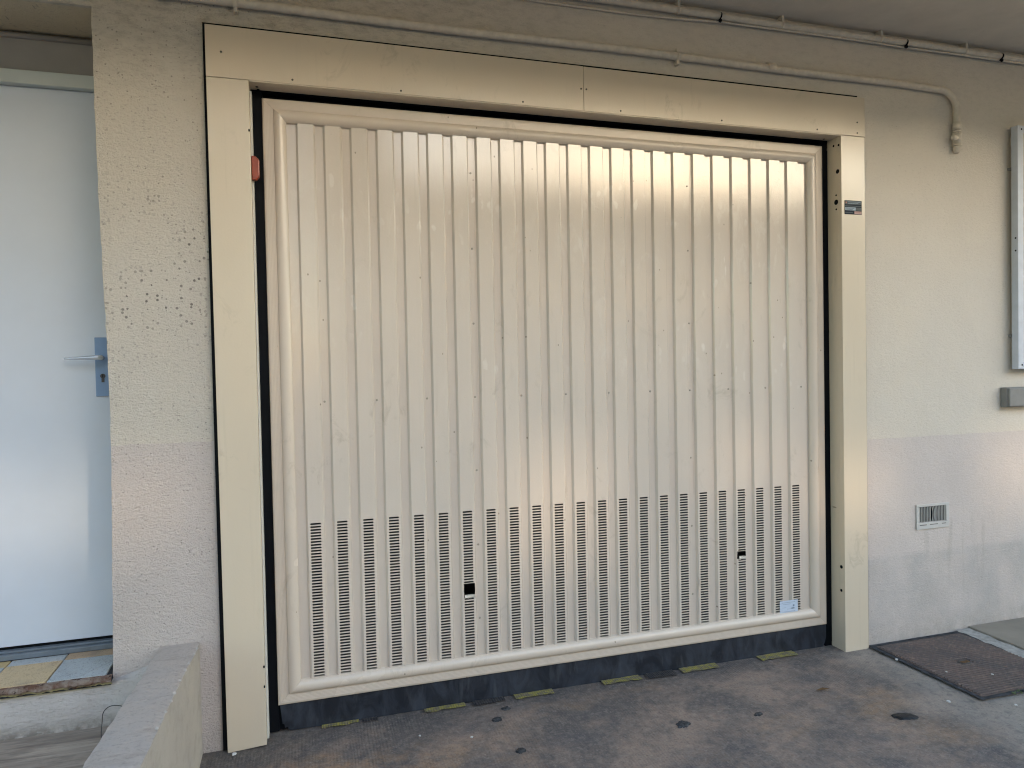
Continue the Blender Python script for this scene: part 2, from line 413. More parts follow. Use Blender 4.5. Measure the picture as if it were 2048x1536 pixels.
def inst(src, loc, parent=None, rot=None, name=None):
    o = src.copy(); col.objects.link(o); o.parent = parent
    o.location = Vector(loc) - (parent_loc(parent) if parent else Vector())
    if rot: o.rotation_euler = rot
    return o
def small(name, mb, mat, parent, loc, rot=None, **tags):
    o = bpy.data.objects.new(name, mb.data(name, mat)); col.objects.link(o); o.parent = parent
    o.location = Vector(loc) - (parent_loc(parent) if parent else Vector())
    if rot: o.rotation_euler = rot
    for k, v in tags.items(): o[k] = v
    return o
def brk(lo, hi, marks, step, fine=None):
    xs = sorted(set([lo, hi] + [m for m in marks if lo <= m <= hi])); out = []
    for a, b in zip(xs, xs[1:]):
        st = step
        if fine and b > fine[0] and a < fine[1]: st = fine[2]
        k = max(1, int(round((b-a)/st)))
        out += [a+(b-a)*i/k for i in range(k)]
    return out + [hi]
def wall_grid(xs, zs, holes, y0, y1, jit=None):
    """A wall in the XZ plane with real openings: front y0, back y1."""
    mb = MB(); nx, nz = len(xs), len(zs); F = []; B = []
    for j, z in enumerate(zs):
        for i, x in enumerate(xs):
            d = jit(x, z) if jit else (0, 0, 0)
            F.append((x+d[0], y0+d[1], z+d[2])); B.append((x+d[0]*.5, y1, z+d[2]*.5))
    a = mb.add(*F); b = mb.add(*B)
    def solid(i, j):
        if not (0 <= i < nx-1 and 0 <= j < nz-1): return False
        cx, cz = (xs[i]+xs[i+1])/2, (zs[j]+zs[j+1])/2
        return not any(h[0] < cx < h[1] and h[2] < cz < h[3] for h in holes)
    I = lambda i, j: j*nx+i
    for j in range(nz-1):
        for i in range(nx-1):
            if not solid(i, j): continue
            q = [I(i, j), I(i+1, j), I(i+1, j+1), I(i, j+1)]
            mb.face([a[k] for k in q], True); mb.face([b[k] for k in q][::-1])
            for (di, dj, p, q2) in ((-1, 0, I(i, j+1), I(i, j)), (1, 0, I(i+1, j), I(i+1, j+1)), (0, -1, I(i, j), I(i+1, j)), (0, 1, I(i+1, j+1), I(i, j+1))):
                if not solid(i+di, j+dj): mb.face(mb.add(F[p], B[p], B[q2], F[q2]))
    return mb

# ------------------------------------------------------------------ ground, landing, ceiling
g = MB()
gx = brk(-60, 60, [-1, 5], 6, (-1, 5, .12)); gy = brk(-60, 0.62, [-2.5, 0], 6, (-2.5, .62, .12))
ids = {}
for j, y in enumerate(gy):
    for i, x in enumerate(gx):
        near = -1 < x < 5 and -2.5 < y < 0
        h = noise.noise(Vector((x*1.7, y*1.7, 3)))*.006 if near else 0
        ids[i, j] = g.add((x, y, h-.004))[0]
for j in range(len(gy)-1):
    for i in range(len(gx)-1): g.face([ids[i, j], ids[i+1, j], ids[i+1, j+1], ids[i, j+1]], True)
g.build('driveway', M['ground'], kind='structure')
MB().box(-60, 60, -9.6, -4.6, .002, .006).build('road', M['asphalt'], kind='structure')
MB().box(-6, 14, -1.58, -0.001, 2.992, 3.25).build('soffit', M['ceil'], kind='structure')
land = MB()
lx = [-6, -3, -1.5]+[-1.4+.05*i for i in range(25)]; ly = [-1.6+.05*i for i in range(33)]
I2 = {}
for j, y in enumerate(ly):
    for i, x in enumerate(lx):
        I2[i, j] = land.add((x, y, .16+noise.noise(Vector((x*2, y*9, 1)))*.004))[0]
for j in range(len(ly)-1):
    for i in range(len(lx)-1): land.face([I2[i, j], I2[i+1, j], I2[i+1, j+1], I2[i, j+1]], True)
land.build('landing', M['tread'], kind='structure')

# ------------------------------------------------------------------ the rendered wall
REC = (-1.35, -.37, .305, 2.69); GAR = (.06, 2.86, -.1, 2.56); VNT = (3.268, 3.438, .577, .655)
holes = [REC, GAR, VNT]
marks_x = [-1.35, -.37, .06, 2.86, 3.268, 3.438]; marks_z = [.305, 2.69, 2.56, .577, .655]
xs = brk(-6, 9, marks_x+[-1.4, 4.3], 1.5, (-1.4, 4.3, .03)); zs = brk(-.1, 8.5, marks_z+[3.3], 2, (-.1, 3.3, .03))
def jit(x, z):
    if not (-1.45 < x < 4.5 and z < 3.3): return (0, 0, 0)
    v = Vector((x*5, 0, z*5)); w = Vector((x*22, 5, z*22))
    k = 1.0 if x < .1 else .55
    dy = noise.noise(v)*.0035*k + noise.noise(w)*.0012*k
    if .0 < x < 2.9: dy = max(dy, 0)*.3
    e = .0035 if abs(x+.37) < .02 else (.002 if z < 2.9 else 0)
    if abs(x-3.35) < .15 and abs(z-.61) < .08: e = .0005
    if x > .02: e *= .3
    bow = .018*math.exp(-((z-1.25)/.65)**2) if abs(x+.37) < .012 else 0
    return (noise.noise(w+Vector((9, 0, 0)))*e+bow, dy, noise.noise(w+Vector((0, 9, 0)))*e*.8)
wall = thing('building_wall', 'cream and pinkish grey plaster wall around the garage door, speckled beside the white door', 'wall', (0, .15, 0))
wall_grid(xs, zs, holes, 0, .30, jit).build('plaster_facing', M['plaster'], wall)
# side and back linings of the garage opening and room behind
gi = MB()
gi.box(.0, .06, .301, .36, -.1, 2.62)
gi.box(-.5, 3.6, 5.6, 5.7, -.1, 2.9); gi.box(-.6, -.5, .302, 5.7, -.1, 2.9); gi.box(3.6, 3.7, .302, 5.7, -.1, 2.9)
gi.box(-.6, 3.7, .302, 5.8, 2.9, 3.0); gi.box(-.6, 3.7, .64, 5.8, -.2, -.1)
gi.build('garage_room', M['conc_in'], kind='structure')
vb = MB(); vb.box(3.2682, 3.4378, .006, .012, .5772, .6548); vb.build('duct_shade_plate', M['duct'], wall)  # black plate close behind the fins stands in for the duct's shade
rb = MB(); rb.box(-1.4, -.3, .302, .36, .2, 2.8); rb.build('lobby_backing', M['conc_in'], wall)

# ------------------------------------------------------------------ garage surround (fixed metal lining)
sur = thing('door_surround', 'flat ivory sheet metal surround framing the ribbed garage door', 'door surround', (1.46, 0, 0))
YF = -.03; ZL = 2.474; ZT = 2.66; W = 2.9246
post = MB(); post.extrude([(-.001, YF, ZL-.0015), (.1433, YF, ZL-.0015), (.1430, YF, .004), (.006, YF, -.004)], .029, 'y')
post.build('post_facing', M['sheet'], sur, .0012)
MB().box(.118, .1433, -.001, .062, 0, ZL-.0015).build('post_return', M['sheet'], sur, .001)
MB().box(.1436, .1500, .018, .060, .004, 2.452).build('lit_return_strip', M['white'], sur)  # pale strip stands in for light on the post return's inner face
MB().box(2.7861, W-.0005, YF, -.001, -.012, ZL-.0015).build('post_facing', M['sheet'], sur, .0012)
MB().box(2.7861, 2.806, -.001, .062, -.012, ZL-.0015).build('post_return', M['sheet'], sur, .001)
MB().box(-.001, 1.4697, YF-.0015, -.001, ZL, ZT).build('lintel_panel', M['sheet'], sur, .001)
MB().box(1.4713, W, YF-.0015, -.001, ZL, ZT-.001).build('lintel_panel', M['sheet'], sur, .001)
lr = MB(); lr.box(.1434, 2.786, YF+.0005, .050, ZL-.0045, ZL-.0005); lr.build('lintel_return', M['sheet'], sur, .001)
lr2 = MB(); lr2.box(.02, 2.90, .0615, .30, ZL-.006, 2.60); lr2.build('lintel_backing', M['track'], sur)
gk = MB(); gk.box(-.0105, .03, -.013, -.0012, .0, ZT+.0132); gk.box(.03, 2.90, -.012, -.0012, ZT-.02, ZT+.0135); gk.box(2.90, W+.0165, -.012, -.0012, .0, ZT+.004)
gk.build('shadow_gap_strip', M['black'], sur)  # black strip painted in for the shadow gap between surround and wall
MB().box(.150, .186, .064, .10, 0.002, ZL-.007).build('guide_track', M['track'], sur)
MB().box(2.748, 2.7858, .064, .10, -.004, ZL-.007).build('guide_track', M['track'], sur)
bt = MB(); bt.box(.15, 2.7858, .101, .14, 2.42, ZL-.007); bt.box(.10, .20, .101, .14, 0, 2.44); bt.box(2.735, 2.84, .101, .14, -.004, 2.44)
bt.build('inner_frame', M['track'], sur)
# screws and holes
sc = MB(); sc.tube([(0, 0, 0), (0, -.0016, 0)], [.0042, .0036], 10)
s0 = None
for (x, z) in ((.298, 2.489), (.052, 2.566), (.702, 2.486), (1.201, 2.4875), (1.64, 2.488), (2.136, 2.488), (2.65, 2.488), (1.459, 2.565), (1.483, 2.565), (2.88, 2.539), (2.88, 2.489)):
    if s0 is None: s0 = small('screw', sc, M['screw'], sur, (x, YF-.0015, z))
    else: inst(s0, (x, YF-.0015, z), sur)
hole = MB(); hole.tube([(0, 0, 0), (-.0012, 0, 0)], [1, 1], 16)
h0 = None
for (y, z, rad) in ((-.007, 2.307, .0105), (.004, 2.163, .0125), (.004, 2.196, .0045), (.004, 2.129, .0045), (-.008, .404, .0085), (-.006, .289, .0070), (.018, 2.435, .0055), (-.015, 2.43, .0055)):
    if h0 is None: h0 = small('bolt_hole', hole, M['black'], sur, (2.7858, y, z)); o = h0
    else: o = inst(h0, (2.7858, y, z), sur)
    o.scale = (1, rad, rad)
for (y, x) in ((.017, .170), (.041, .173), (.03, 2.74)):
    o = inst(h0, (x, y, ZL-.0047), sur, (0, R(-90), 0)); o.scale = (1, .0055, .0055)
for (z, y) in ((2.29, -.0305), (.30, -.0305), (.225, -.0305)):
    o = inst(h0, (.1405, -.0303, z), sur, (0, 0, R(90))); o.scale = (1, .003, .0055)
# orange marker lens on the left post
ol = MB(); n8 = [(.146, .0, 2.205), (.158, -.012, 2.205), (.170, -.012, 2.195), (.170, -.012, 2.13), (.158, -.012, 2.118), (.146, 0, 2.118)]
ol.extrude([(.144, 2.206), (.158, 2.206), (.172, 2.192), (.172, 2.130), (.160, 2.116), (.144, 2.116)] and [(.144, -.006, 2.206), (.158, -.006, 2.206), (.172, -.006, 2.192), (.172, -.006, 2.130), (.160, -.006, 2.116), (.144, -.006, 2.116)][::-1], .024, 'y')
ol.build('marker_lens', M['orange'], sur, .004, label='small orange red lens on the inner edge of the left post')
# info plate on right post
pl = MB().box(2.803, 2.902, -.0318, -.0302, 2.100, 2.166).build('info_plate', M['navy'], sur, label='small dark blue and grey plate with a red mark on the right post')
def strip(x0, x1, z0, z1, m, y=-.0322, par=pl, nm='printed_band'):
    return MB().box(x0, x1, y, y+.0006, z0, z1).build(nm, M[m], par)
strip(2.805, 2.9005, 2.1465, 2.1645, 'plate_grey'); strip(2.805, 2.9005, 2.137, 2.1415, 'plate_grey'); strip(2.805, 2.866, 2.119, 2.1335, 'plate_lt')
strip(2.8665, 2.9005, 2.119, 2.1335, 'plate_grey'); strip(2.859, 2.9005, 2.102, 2.1155, 'plate_pk'); strip(2.806, 2.850, 2.107, 2.110, 'plate_grey')
strip(2.808, 2.815, 2.1515, 2.1595, 'red', -.0327, nm='printed_mark')
for k, (x0, x1, z, m) in enumerate(((2.82, 2.895, 2.158, 'plate_lt'), (2.822, 2.882, 2.151, 'plate_lt'), (2.810, 2.858, 2.128, 'navy'), (2.812, 2.848, 2.1225, 'navy'), (2.866, 2.893, 2.1085, 'red'))):
    tt = MB(); xx = x0
    while xx < x1:
        w_ = random.uniform(.002, .006); tt.box(xx, min(xx+w_, x1), -.0329, -.0323, z, z+.0022); xx += w_+.0014
    tt.build('print_line', M[m], pl)

# ------------------------------------------------------------------ garage door leaf
gd = thing('garage_door', 'ivory up and over garage door with vertical ribs, vent slots and two torn holes', 'garage door', (1.467, .06, 0))
XL, XR, ZB, ZTOP = .184, 2.750, .107, 2.444
C0, PIT = .3413, .10170
YR, YG = .056, .068             # rib front, groove
HW = .0290; SL = .0075          # half rib width, slope width
prof = [(.225, YG)]
for k in range(23):
    c = C0+PIT*k
    prof += [(c-HW-SL, YG), (c-HW, YR), (c+HW, YR), (c+HW+SL, YG)]
prof.append((2.70, YG))
ZV0, ZV1 = .196, .808; NS = 52; SP = (ZV1-ZV0)/NS
pm = MB()
def add_band(z0, z1, ribs=True):
    zz = [z0+(z1-z0)*i/max(1, int((z1-z0)/.3)) for i in range(max(1, int((z1-z0)/.3))+1)]
    for za, zb in zip(zz, zz[1:]):
        for (x0, y0), (x1, y1) in zip(prof, prof[1:]):
            if not ribs and y0 == YR and y1 == YR: continue
            a = pm.add((x0, y0, za), (x1, y1, za), (x1, y1, zb), (x0, y0, zb)); pm.face(a)
add_band(ZV1, ZTOP-.03); add_band(ZV0, ZV1, False); add_band(ZB+.03, ZV0)
po = pm.build('ribbed_panel', M['panel'], gd)
# perforated strips
def vent_mesh(skip, ends=()):
    m = MB(); hw = .0204; hh = .0033; d = .0005
    for s in range(NS):
        z0 = -(s+1)*SP; zc = z0+SP/2; z1 = z0+SP
        if s in skip:
            continue
        n = 5
        rt = [(hw-hh+hh*math.cos(t), zc+hh*math.sin(t)) for t in [math.pi/2-math.pi*i/n for i in range(n+1)]]
        lf = [(-hw+hh+hh*math.cos(t), zc+hh*math.sin(t)) for t in [-math.pi/2-math.pi*i/n for i in range(n+1)]]
        TL, TR, BL, BR = (-HW, z1), (HW, z1), (-HW, z0), (HW, z0)
        def P(p, y=0): return (p[0], y, p[1])
        for poly in ([rt[0], lf[-1], TL, TR], [TR, BR, rt[-1]]+rt[::-1][1:], [BL, BR, rt[-1], lf[0]], [TL, lf[-1]]+lf[::-1][1:]+[BL]):
            pp = poly if poly is not None else None
            m.face(m.add(*[P(q) for q in pp]))
        loop = rt+lf
        a = m.add(*[P(q) for q in loop]); b = m.add(*[P(q, d) for q in loop])
        for i in range(len(loop)):
            j = (i+1) % len(loop); m.face([a[i], a[j], b[j], b[i]])
    if skip:
        # ragged side margins beside the tear
        lo, hi = -(max(skip)+1)*SP, -min(skip)*SP
        nn = 9; rw = .0265 if ends == 'R' else .0215; lw = .0215 if ends == 'R' else .0265
        L = [(-lw+random.uniform(-.0012, .0012), hi+(lo-hi)*i/nn) for i in range(nn+1)]
        Rr = [(rw-.004*abs(i/nn-.4)+random.uniform(-.001, .001), hi+(lo-hi)*i/nn) for i in range(nn+1)]
        for i in range(nn):
            m.face(m.add((-HW, 0, L[i][1]), (-HW, 0, L[i+1][1]), (L[i+1][0], 0, L[i+1][1]), (L[i][0], 0, L[i][1])))
            m.face(m.add((HW, 0, Rr[i][1]), (Rr[i][0], 0, Rr[i][1]), (Rr[i+1][0], 0, Rr[i+1][1]), (HW, 0, Rr[i+1][1])))
    return m
v0 = None
for k in range(23):
    c = C0+PIT*k
    if k == 6: small('vent_strip', vent_mesh(set(range(26, 31)), 'R'), M['panel'], gd, (c, YR, ZV1), label='perforated strip with a square torn hole'); continue
    if k == 19: small('vent_strip', vent_mesh(set(range(25, 28)), 'L'), M['panel'], gd, (c, YR, ZV1), label='perforated strip with a smaller torn hole'); continue
    if v0 is None: v0 = small('vent_strip', vent_mesh(set()), M['panel'], gd, (c, YR, ZV1))
    else: inst(v0, (c, YR, ZV1), gd)
# bent flaps of metal at the foot of each tear
def flap(xc, z, w, seed):
    random.seed(seed); m = MB(); n = 8; rows = []
    for j in range(4):
        rows.append(m.add(*[(xc-w/2+w*i/n, YR-.002-.0035*math.sin(j*1.0)+random.uniform(-.0014, .0014), z+.011-.0048*j+random.uniform(-.0016, .0016)) for i in range(n+1)]))
    for j in range(3):
        for i in range(n): m.face([rows[j][i], rows[j+1][i], rows[j+1][i+1], rows[j][i+1]], False)
    m.build('torn_flap', M['foil'], gd)
    w2 = MB(); w2.tube([(xc-w/2, YR-.003, z+.012), (xc, YR-.006, z+.0135), (xc+w/2, YR-.005, z+.011), (xc+w/2+.003, YR-.002, z)], .0009, 6)
    w2.build('bent_edge', M['foil'], gd)
flap(C0+PIT*6+.002, ZV1-31*SP, .043, 3); flap(C0+PIT*19, ZV1-28*SP, .036, 5)
random.seed(11)
# rails with mitred corners
rp = [(0, 0), (0, .020), (.002, .0245), (.006, .0265)]
for i in range(6):
    a = .009+i*.0052; rp += [(a, .0270), (a+.0036, .0270), (a+.0042, .0262), (a+.0050, .0262)]
rp += [(.0410, .0268), (.0425, .0315), (.0475, .0355), (.0550, .0380), (.0630, .0382), (.0700, .0362), (.0760, .0330), (.0815, .0285), (.0855, .0235), (.087, .0205), (.087, .0)]
YB = .078
def rail(side):
    m = MB(); g_ = .0003
    def pt(u, w, e):
        if side == 'l': x, z = XL+u, (ZB+u if e == 0 else ZTOP-u)
        if side == 'r': x, z = XR-u, (ZB+u if e == 0 else ZTOP-u)
        if side == 'b': z, x = ZB+u, (XL+u if e == 0 else XR-u)
        if side == 't': z, x = ZTOP-u, (XL+u if e == 0 else XR-u)
        if side in 'lr': z += (g_ if e == 0 else -g_)
        else: x += (g_ if e == 0 else -g_)
        return (x, YB-w, z)
    a = m.add(*[pt(u, w, 0) for u, w in rp]); b = m.add(*[pt(u, w, 1) for u, w in rp])
    for i in range(len(rp)-1):
        q = [a[i], b[i], b[i+1], a[i+1]]
        m.face(q if side in 'lt' else q[::-1], True)
    m.face(a); m.face(b[::-1])
    o = m.build('frame_rail', M['rail'], gd)
    o.data.set_sharp_from_angle(angle=R(28)) if hasattr(o.data, 'set_sharp_from_angle') else None
for s_i in 'lrbt': rail(s_i)
# bottom rubber skirt with a notched corner and a second lip
sk = MB()
npts = [(.190, .112), (2.752, .112), (2.752, .045), (2.745, .020), (2.735, -.004)]
bx = 2.70
while bx > .28: npts.append((bx, -.0005+.003*noise.noise(Vector((bx*3, 0, 0)))+(-.004*(bx/2.7)))); bx -= .08
npts += [(.225, .000), (.216, .016), (.207, .012), (.205, .028), (.198, .03)]
sk.extrude([(x, .062, z) for x, z in npts][::-1], .010, 'y')
sk.build('rubber_skirt', M['seal'], gd)
MB().box(.186, 2.75, .073, .082, .003, .14).build('skirt_backing', M['track'], gd)
# rivets
rv = MB(); rv.tube([(0, 0, 0), (0, -.001, 0), (0, -.002, 0)], [.0048, .0046, .0028], 10)
r0 = None
RX = [.392+.2034*i for i in range(12)]
pts = [(x, 1.280) for x in RX]+[(1.002, z) for z in (2.211, 1.899, 1.587, .972, .659, .348)]+[(2.019, z) for z in (2.213, 1.92, 1.587, .969, .653, .336)]
for x, z in pts:
    p = (x-.004, YG-.0002, z)
    if r0 is None: r0 = small('rivet', rv, M['rivet'], gd, p)
    else: inst(r0, p, gd)
# vertical lap joints beside the two rivet columns
for x in (1.002, 2.019): MB().box(x+.008, x+.0095, YG-.0012, YG-.0001, .80, 2.38).build('lap_edge', M['rail'], gd)
# sticker
stk = MB().box(2.480, 2.582, YR-.0016, YR-.0006, .188, .250).build('sticker', M['stick'], gd, label='pale blue paper sticker low on the right of the ribbed panel')
for (x0, x1, z) in ((2.49, 2.56, .240), (2.496, 2.54, .232), (2.495, 2.515, .216), (2.50, 2.56, .196), (2.52, 2.545, .208)):
    m = MB(); xx = x0
    while xx < x1: w_ = random.uniform(.002, .006); m.box(xx, xx+w_, YR-.0022, YR-.0017, z, z+.0016); xx += w_+.0015
    m.build('print_line', M['ink'], stk)
MB().box(2.545, 2.562, YR-.0022, YR-.0017, .208, .214).build('print_mark', M['ink'], stk); MB().box(2.553, 2.562, YR-.0022, YR-.0017, .219, .228).build('print_mark', M['ink'], stk)

# ------------------------------------------------------------------ white side door
YD = .27
wd = thing('side_door', 'plain white door with a lever handle set back in the plaster wall', 'door', (-.86, YD, .385))
MB().box(-1.30, -.385, YD, YD+.03, .385, 2.4865).build('door_leaf', M['door'], wd, .002)
MB().box(-1.35, -.366, YD-.033, YD+.02, 2.4875, 2.538).build('frame_head', M['door_frame'], wd, .003)
MB().box(-1.35, -.366, YD-.005, YD+.02, 2.540, 2.665).build('transom_panel', M['transom'], wd)
MB().tube([(-1.35, YD-.008, 2.672), (-.366, YD-.008, 2.672)], .011, 12).build('transom_bead', M['transom'], wd)
MB().box(-.386, -.366, YD-.02, YD+.03, .346, 2.4865).build('frame_jamb', M['door_frame'], wd)
MB().box(-1.348, -1.302, YD-.02, YD+.03, .346, 2.4865).build('frame_jamb', M['door_frame'], wd)
sill = MB(); sill.box(-1.30, -.387, YD-.038, YD+.03, .346, .366); sill.box(-1.30, -.387, YD-.020, YD+.03, .3665, .374); sill.build('sill', M['sill'], wd, .0015)
MB().box(-1.30, -.387, YD+.004, YD+.028, .3745, .3845).build('sill_gap', M['black'], wd)
hp = MB().box(-.457, -.410, YD-.009, YD-.0005, 1.319, 1.547).build('handle_plate', M['handle'], wd, .002)
lv = MB(); lv.tube([(-.432, YD-.009, 1.468), (-.432, YD-.050, 1.468)], [.0095, .0095], 14)
lv.tube([(-.423, YD-.050, 1.468), (-.440, YD-.054, 1.4685), (-.475, YD-.056, 1.468), (-.52, YD-.055, 1.4665), (-.549, YD-.054, 1.4655)], [.0105, .0100, .0075, .0058, .0035], 12)
lv.build('lever', M['lever'], hp)
kh = MB(); kh.tube([(-.431, YD-.0092, 1.398), (-.431, YD-.0125, 1.398)], .0090, 16); kh.box(-.4358, -.4262, YD-.0122, YD-.0092, 1.374, 1.396); kh.build('lock_cylinder', M['wire'], hp)
MB().box(-.4318, -.4300, YD-.0131, YD-.0126, 1.392, 1.404).build('key_slot', M['black'], hp)

# ------------------------------------------------------------------ tiled step below the door
st = thing('entrance_step', 'step of speckled tan and blue tiles with crumbling rusty edge under the white door', 'step', (-.8, .1, .16))
bed = MB(); bed.box(-1.35, -.371, -.024, .30, .306, .3375); bed.build('mortar_bed', M['crevice'], st)
XJ = [-1.315, -1.129, -.943, -.756, -.570, -.384]
rows = [(-.028, .170), (.170, .2325)]
pal = {0: ['tan', 'blue', 'tan', 'blue', 'tan', 'blue'], 1: ['blue', 'yel', 'blue', 'yel', 'blue', 'orn']}
for rj, (y0, y1) in enumerate(rows):
    for i in range(5):
        x0, x1 = XJ[i]+.0025, XJ[i+1]-.0025
        mm = [['blue', 'tan', 'blue', 'tan', 'blue'], ['tan', 'blue', 'yel', 'blue', 'orn']][rj][i]
        dz = random.uniform(-.0012, .0012)
        if rj == 0 and i == 4:
            # cracked corner tile, chipped towards the wall
            t = MB(); t.extrude([(x0, y0+.0025, .338), (x0+.085, y0+.004, .338), (x1, y1-.06, .338), (x1, y1-.0025, .338), (x0, y1-.0025, .338)], .008, 'z'); t.build('tile', M[mm], st, .001, label='cracked blue grey tile at the corner of the step')
            t = MB(); t.extrude([(x0+.088, y0+.004, .338), (x1, y0+.002, .338), (x1, y1-.063, .338)], .0074, 'z'); t.build('tile', M[mm], st, .001)
            continue
        t = MB(); t.box(x0, x1, y0+.0025, y1-.0025, .338, .346+dz); t.build('tile', M[mm], st, .001)
# crumbling edge
ed = MB(); n = 130; A = []; B = []; Cc = []; Dd = []
for i in range(n+1):
    x = -1.35+(.985)*i/n
    rag = noise.noise(Vector((x*28, 1, 0)))*.006+noise.noise(Vector((x*80, 4, 0)))*.004
    A.append((x, -.024, .343+rag*.2)); B.append((x, -.040+rag*.9, .340+rag*.3)); Cc.append((x, -.044+rag*1.2, .326+rag)); Dd.append((x, -.030, .312+rag*1.4))
ra = ed.add(*A); rb_ = ed.add(*B); rc = ed.add(*Cc); rd = ed.add(*Dd)
for i in range(n):
    for p, q in ((ra, rb_), (rb_, rc), (rc, rd)): ed.face([p[i], q[i], q[i+1], p[i+1]])
ed.build('crumbling_edge', M['rust'], st)
# plaster riser, bulging out towards the parapet
rs = MB(); nx_ = 60; nz_ = 14; G = {}
for j in range(nz_+1):
    z = .10+.206*j/nz_
    for i in range(nx_+1):
        x = -1.6+(1.40)*i/nx_
        t = min(.95, max(0, (x+.42)/.21)); bul = -.012-.085*t*t*(1 if t < 1.2 else 1)
        y = bul+noise.noise(Vector((x*9, z*14, 2)))*.006-.010*math.sin(j/nz_*3.1)
        zz = z+max(0, t)**1.5*.06*(j/nz_)
        G[i, j] = rs.add((x, y, zz))[0]
for j in range(nz_):
    for i in range(nx_): rs.face([G[i, j], G[i+1, j], G[i+1, j+1], G[i, j+1]], True)
# cap back to the wall
cp = []
for i in range(nx_+1):
    vx = rs.v[G[i, nz_]]; cp.append(rs.add((vx[0], .012, vx[2]+.004))[0])
for i in range(nx_): rs.face([G[i, nz_], G[i+1, nz_], cp[i+1], cp[i]], True)
rs.build('plaster_riser', M['riser'], st)

# ------------------------------------------------------------------ low parapet between landing and driveway
pw = thing('low_parapet', 'low weathered concrete parapet wall running out beside the landing', 'wall', (-.15, -.9, 0))
top = MB(); side = MB(); ny = 70; T = {}
def edge(xb, y, k): return xb+noise.noise(Vector((k, y*4, 0)))*.004+noise.noise(Vector((k, y*40, 5)))*.0035+noise.noise(Vector((k, y*90, 5)))*.002
for j in range(ny+1):
    y = .0-2.0*j/ny
    zt_ = .413-.085*y
    xl = edge(-.213, y, 1)-(.03*max(0, 1+y/.25) if y > -.25 else 0)*0; xr = edge(-.082, y, 9)
    for i in range(9):
        t = i/8; x = xl+(xr-xl)*t
        z = zt_+noise.noise(Vector((x*16, y*16, 0)))*.003-(.004 if i in (0, 8) else 0)
        T[i, j] = top.add((x, y+.001, z))[0]
for j in range(ny):
    for i in range(8): top.face([T[i, j], T[i, j+1], T[i+1, j+1], T[i+1, j]], True)
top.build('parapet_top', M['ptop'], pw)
for side_i, dx in ((8, 1), (0, -1)):
    prev = None
    for j in range(ny+1):
        vx = top.v[T[side_i, j]]
        x00 = -.082 if side_i == 8 else -.213
        HK = (0, .012, .04, .12, .3, .6, 1)
        colv = [side.add((vx[0]*(1-w_)+x00*w_+dx*.002*noise.noise(Vector((vx[1]*5, k*2, 3)))*(k > 0), vx[1], vx[2]+(-.05-vx[2])*HK[k]))[0] for k, w_ in enumerate((0, .5, .8, .93, 1, 1, 1))]
        if prev:
            for k in range(6):
                q = [prev[k], colv[k], colv[k+1], prev[k+1]]
                side.face(q if dx < 0 else q[::-1], True)
        prev = colv
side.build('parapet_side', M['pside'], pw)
random.seed(21)
for i in range(9):       # paint flakes along the arris
    y = -.08-.09*i+random.uniform(-.02, .02); z = .413-.085*y; x = edge(-.082, y, 9)
    l = random.uniform(.004, .011)
    m = MB(); m.extrude([(x-.003, y-l, z+.001), (x+.003, y-l*.6, z-.001), (x+.004, y+l*.8, z-.002), (x-.002, y+l, z+.002)], .003, 'z'); m.build('paint_flake', M['riser'], pw)
wl = MB(); pt_ = [(-.318, -.05, .165), (-.335, -.075, .20), (-.345, -.08, .235), (-.325, -.08, .262), (-.295, -.08, .262), (-.272, -.085, .245), (-.262, -.1, .23)]
wp = [Vector(p) for p in ((-.33, -.30, .165), (-.33, -.26, .168), (-.375, -.15, .175), (-.390, -.075, .20), (-.388, -.06, .228), (-.365, -.062, .246), (-.33, -.07, .244), (-.30, -.085, .230), (-.29, -.09, .22))]
cr = []
for i in range(1, len(wp)-2):
    for k in range(6):
        t = k/6; a, b, c, d = wp[i-1:i+3]
        cr.append(.5*((2*b)+(c-a)*t+(2*a-5*b+4*c-d)*t*t+(3*b-a-3*c+d)*t**3))
wl = MB(); wl.tube(cr, .0016, 6)
o = wl.build('wire_loop', M['wire']); o['label'] = 'thin dark loop of wire against the step riser beside the parapet'; o['category'] = 'wire'

# ------------------------------------------------------------------ pipes and conduits
pp = thing('wall_pipe', 'cream painted pipe running over the surround and bending down to a capped valve', 'pipe', (1.5, -.022, 2.75))
yp = -.0215
path = [(-4, yp, 2.752)]+[(-.4+i*.35, yp, 2.752+.003*math.sin(i*1.3)) for i in range(11)]+[(3.40, yp, 2.747)]
for k in range(1, 9):
    a = math.pi/2*k/8; path.append((3.406+.10*math.sin(a), yp, 2.647+.10*math.cos(a)))
path += [(3.506, yp, 2.60), (3.506, yp, 2.47)]
MB().tube(path, .0165, 16).build('tube', M['cream'], pp)
cf = MB(); cf.tube([(3.506, yp, 2.592), (3.506, yp, 2.554)], .0205, 16); cf.tube([(3.506, yp, 2.551), (3.506, yp, 2.541)], .0225, 6); cf.tube([(3.506, yp, 2.54), (3.506, yp, 2.485)], [.020, .019], 16)
cf.tube([(3.506, yp, 2.482), (3.506, yp, 2.474)], .0215, 8); cf.tube([(3.506, yp, 2.472), (3.506, yp, 2.462), (3.502, yp, 2.44)], [.0195, .0195, .012], 12)
cf.build('valve_body', M['cream'], pp)
vs = MB(); vs.tube([(3.50, yp-.004, 2.512), (3.470, yp-.010, 2.512), (3.464, yp-.010, 2.512)], [.013, .013, .009], 12); vs.build('valve_stub', M['cream'], pp)
cpx = MB(); cpx.tube([(2.385, yp, 2.7545), (2.425, yp, 2.754)], .0195, 16); cpx.build('coupling', M['cream'], pp)
clip = MB(); clip.tube([(-.008, 0, 0), (.008, 0, 0)], .0188, 14); clip.box(-.006, .006, -.006, .021, .017, .034); clip.box(-.006, .006, -.006, .021, -.034, -.017)
k0 = None
